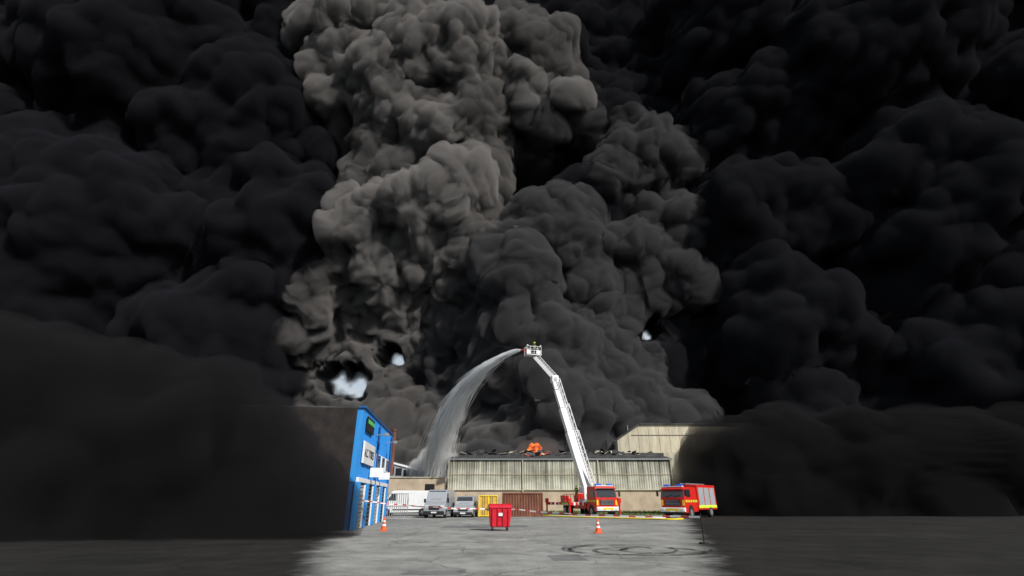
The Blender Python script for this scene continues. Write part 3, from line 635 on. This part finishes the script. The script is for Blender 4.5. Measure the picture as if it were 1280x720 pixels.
rt2=(T-K).normalized().cross(Vector((0,1,0))).normalized(); rt2=rt2 if rt2.z>0 else -rt2
fl=[]
for f in(-.25,.25): fl.append((K+rt2*.5+upv*f,T+rt2*.5+upv*f,.04,.04))
for k in range(11):
    q=K.lerp(T,k/10); fl.append((q+rt2*.5+upv*-.25,q+rt2*.5+upv*.25,.03,.03)); fl.append((q+rt2*.2,q+rt2*.5+upv*.25,.03,.03))
cyls(ap,'fly_ladder',fl,M['white'],5)
C=T+Vector((-.2,0,.15))
box(ap,'cage_floor',C,(2.1,1.1,.1),M['white'],.02)
cr=[]
for x in(-1,-.5,0,.5,1):
    for y in(-.52,.52): cr.append((C+Vector((x,y,0)),C+Vector((x,y,1.1)),.03,.03))
for z in(.55,1.1):
    for y in(-.52,.52): cr.append((C+Vector((-1,y,z)),C+Vector((1,y,z)),.035,.035))
    for x in(-1,1): cr.append((C+Vector((x,-.52,z)),C+Vector((x,.52,z)),.035,.035))
cyls(ap,'cage_rails',cr,M['white'],6)
boxes(ap,'cage_panels',[(C+Vector((-.75,-.54,.35)),(.5,.03,.5)),(C+Vector((.6,-.54,.35)),(.6,.03,.5))],M['white'],.01)
beams(ap,'cage_bracket',[(T,C+Vector((.3,0,-.5)),.3,.3),(C+Vector((.3,0,-.55)),C+Vector((.3,0,0)),.25,.4)],M['steel'])
cyls(ap,'water_monitor',[(C+Vector((-1.0,0,.3)),C+Vector((-1.0,0,.65)),.1,.1),(C+Vector((-.9,0,.65)),C+Vector((-1.75,.0,.62)),.09,.05)],M['red'],12)
boxes(ap,'cage_lights',[(C+Vector((-.9,-.5,1.2)),(.2,.15,.2)),(C+Vector((.9,-.5,1.2)),(.2,.15,.2))],M['steel'],.02)
firefighter(ap,'crew_in_cage',C+Vector((.25,0,.05)),R(-80)); firefighter(ap,'crew_at_controls',(-1.0,5.5,1.38),R(20),.1)

fe=group('fire_engine',(15.35,51.6,0),R(-42))
cab(fe,2.45,2.75,2.9)
box(fe,'rear_body',(0,5.35,1.85),(2.45,4.6,2.3),M['red'],.05)
boxes(fe,'shutters',[((s*1.235,y,1.9),(.03,1.2,1.7)) for s in(-1,1) for y in(3.9,5.3,6.7)],M['shut'])
boxes(fe,'body_stripe',[((s*1.245,5.3,1.0),(.03,4.4,.25)) for s in(-1,1)],M['hivis'])
boxes(fe,'rung_ladder',[((x,5,3.12),(.06,4.5,.08)) for x in(-.3,.3)]+[((0,3+.35*k,3.12),(.6,.04,.04)) for k in range(12)],M['steel'])
for s in(-1,1): wheel(fe,'rear_wheel_%d'%s,s*1.1,5.9,.5,.32)

# ---------------------------------------------------------------- water jet
ctrl=[(1.4,63.7,19.6),(-1.6,65,19.3),(-4.4,67,18.1),(-7.1,70,16.4),(-9.5,73,13.8),(-11.4,77,10.6),(-12.9,81,7.3),(-13.4,83,5.2)]
ctrl[0]=tuple(apm@(C+Vector((-1.75,0,.62))))
C3=[Vector(p) for p in ctrl]
def path(t):
    t=max(0,min(.9999,t))*(len(C3)-1); i=int(t); f=t-i; p=[C3[max(0,min(len(C3)-1,i+k))] for k in(-1,0,1,2)]
    return .5*((2*p[1])+(p[2]-p[0])*f+(2*p[0]-5*p[1]+4*p[2]-p[3])*f*f+(3*p[1]-p[0]-3*p[2]+p[3])*f**3)
wj=group('water_jet')
vs=[];fs=[]
for k in range(5200):
    veil=random.random()<.42
    a=random.random()**(.85)*.92 if k>200 else 0; ln=random.uniform(.03,.13) if k>200 else .7; e=min(1,a+ln); n=max(4,int((e-a)*50))
    g=Vector((random.gauss(0,1),random.gauss(0,1),random.gauss(0,1))); fall=random.random()**2*(6. if veil else .6); r=random.uniform(.012,.028) if veil else random.uniform(.024,.055); ph=random.uniform(0,6)
    o=len(vs)
    for i in range(n+1):
        t=a+(e-a)*i/n; sp=.08+(1.05 if veil else .42)*t**1.1; p=path(t)+g*sp*(.75+.1*math.sin(9*t+ph)); p+=Vector((.5*fall*t,-.1*fall*t,-fall*t*t*1.1)); rr=r*(1.2 if t<.15 else 1)*(.15+min(1,4*i/n,4*(n-i)/n))
        for q in range(3): an=2.1*q; vs.append((p.x+rr*math.cos(an),p.y,p.z+rr*math.sin(an)))
    for i in range(n):
        for q in range(3): fs.append((o+3*i+q,o+3*i+(q+1)%3,o+3*i+3+(q+1)%3,o+3*i+3+q))
wm=bpy.data.materials.new('water_spray'); wm.use_nodes=True; N=wm.node_tree.nodes; N.clear(); L=wm.node_tree.links
od=N.new('ShaderNodeOutputMaterial'); d1=N.new('ShaderNodeBsdfDiffuse'); t1=N.new('ShaderNodeBsdfTranslucent'); m1=N.new('ShaderNodeMixShader'); m1.inputs[0].default_value=.3
nn=N.new('ShaderNodeTexNoise'); nn.inputs['Scale'].default_value=.9; rr_=N.new('ShaderNodeValToRGB'); rr_.color_ramp.elements[0].color=(.9,.92,.93,1); rr_.color_ramp.elements[1].color=(.98,.99,.99,1)
L.new(nn.outputs[0],rr_.inputs[0]); L.new(rr_.outputs[0],d1.inputs[0]); L.new(rr_.outputs[0],t1.inputs[0]); L.new(d1.outputs[0],m1.inputs[1]); L.new(t1.outputs[0],m1.inputs[2]); L.new(m1.outputs[0],od.inputs[0])
part(wj,'streaks',vs,fs,wm)
def mist(name,rad,dens,seed,x=1):
    P=[];n=70;sg=28
    for i in range(n+1):
        t=i/n; c=path(t)+Vector((.6*rad(t),.5*rad(t),-.4*rad(t))); tg=(path(min(1,t+.02))-path(max(0,t-.02))).normalized(); a=tg.cross(Vector((0,1,0))).normalized(); b=tg.cross(a)
        for j in range(sg): an=2*math.pi*j/sg; P.append(c+(a*math.cos(an)+b*math.sin(an))*rad(t))
    P=np.array([tuple(p) for p in P],np.float32); q=[]
    cen=np.repeat(P.reshape(n+1,sg,3).mean(1),sg,0); dr=P-cen
    P=P+dr*(.55*(puff(P,1.6,seed)-.6)+.35*vnoise(P,.7,seed+3))[:,None]*x
    for i in range(n):
        for j in range(sg): q.append((i*sg+j,i*sg+(j+1)%sg,(i+1)*sg+(j+1)%sg,(i+1)*sg+j))
    vs=[tuple(p) for p in P]; fs=q+[tuple(range(sg)),tuple(range(n*sg,(n+1)*sg))]
    part(wj,name,vs,fs,vol_mat(name,(.99,.99,.99),dens,-.5))
mist('mist',lambda t:.12+2.3*t**1.15,.16,511,1.6)
P=IV*np.array([3.6,2.2,2.6],np.float32)+np.array([-12.4,84,6.2],np.float32); P=P+IV*((puff(P,1.8,601)-.6)*2.2+(puff(P,.8,605)-.6)*.6)[:,None]; np_mesh('steam_puff',P,IF,vol_mat('steam',(.99,.99,.99),.35,-.5),wj)

# ---------------------------------------------------------------- light, sky, camera
Sd=Vector((.52,-.6,.62)).normalized()
sun=bpy.data.lights.new('sun','SUN'); sun.energy=4.8; sun.angle=R(.5); sun.color=(1,.96,.9)
so=bpy.data.objects.new('sun',sun); so.rotation_euler=(-Sd).to_track_quat('-Z','Y').to_euler(); scene.collection.objects.link(so)
w=bpy.data.worlds.new('World'); scene.world=w; w.use_nodes=True; nt=w.node_tree
sky=nt.nodes.new('ShaderNodeTexSky'); sky.sky_type='NISHITA'; sky.sun_disc=False; sky.sun_elevation=math.asin(Sd.z); sky.sun_rotation=math.atan2(Sd.x,Sd.y)
tc=nt.nodes.new('ShaderNodeTexCoord'); cn=nt.nodes.new('ShaderNodeTexNoise'); cn.inputs['Scale'].default_value=3.5; cn.inputs['Detail'].default_value=7; nt.links.new(tc.outputs['Generated'],cn.inputs[0])
cr_=nt.nodes.new('ShaderNodeMapRange'); cr_.inputs[1].default_value=.34; cr_.inputs[2].default_value=.52; cr_.inputs[4].default_value=.85; nt.links.new(cn.outputs[0],cr_.inputs[0])
mx=nt.nodes.new('ShaderNodeMix'); mx.data_type='RGBA'; nt.links.new(cr_.outputs[0],mx.inputs[0]); nt.links.new(sky.outputs[0],mx.inputs[6]); mx.inputs[7].default_value=(7.4,7.9,8.4,1)
nt.links.new(mx.outputs[2],nt.nodes['Background'].inputs[0]); nt.nodes['Background'].inputs[1].default_value=.09
cd=bpy.data.cameras.new('camera'); cd.lens=36*620/1280; cd.clip_end=6000; cd.clip_start=.1
co=bpy.data.objects.new('camera',cd); co.location=(0,0,1.6); co.rotation_euler=(R(90+23.14),0,0); scene.collection.objects.link(co); scene.camera=co
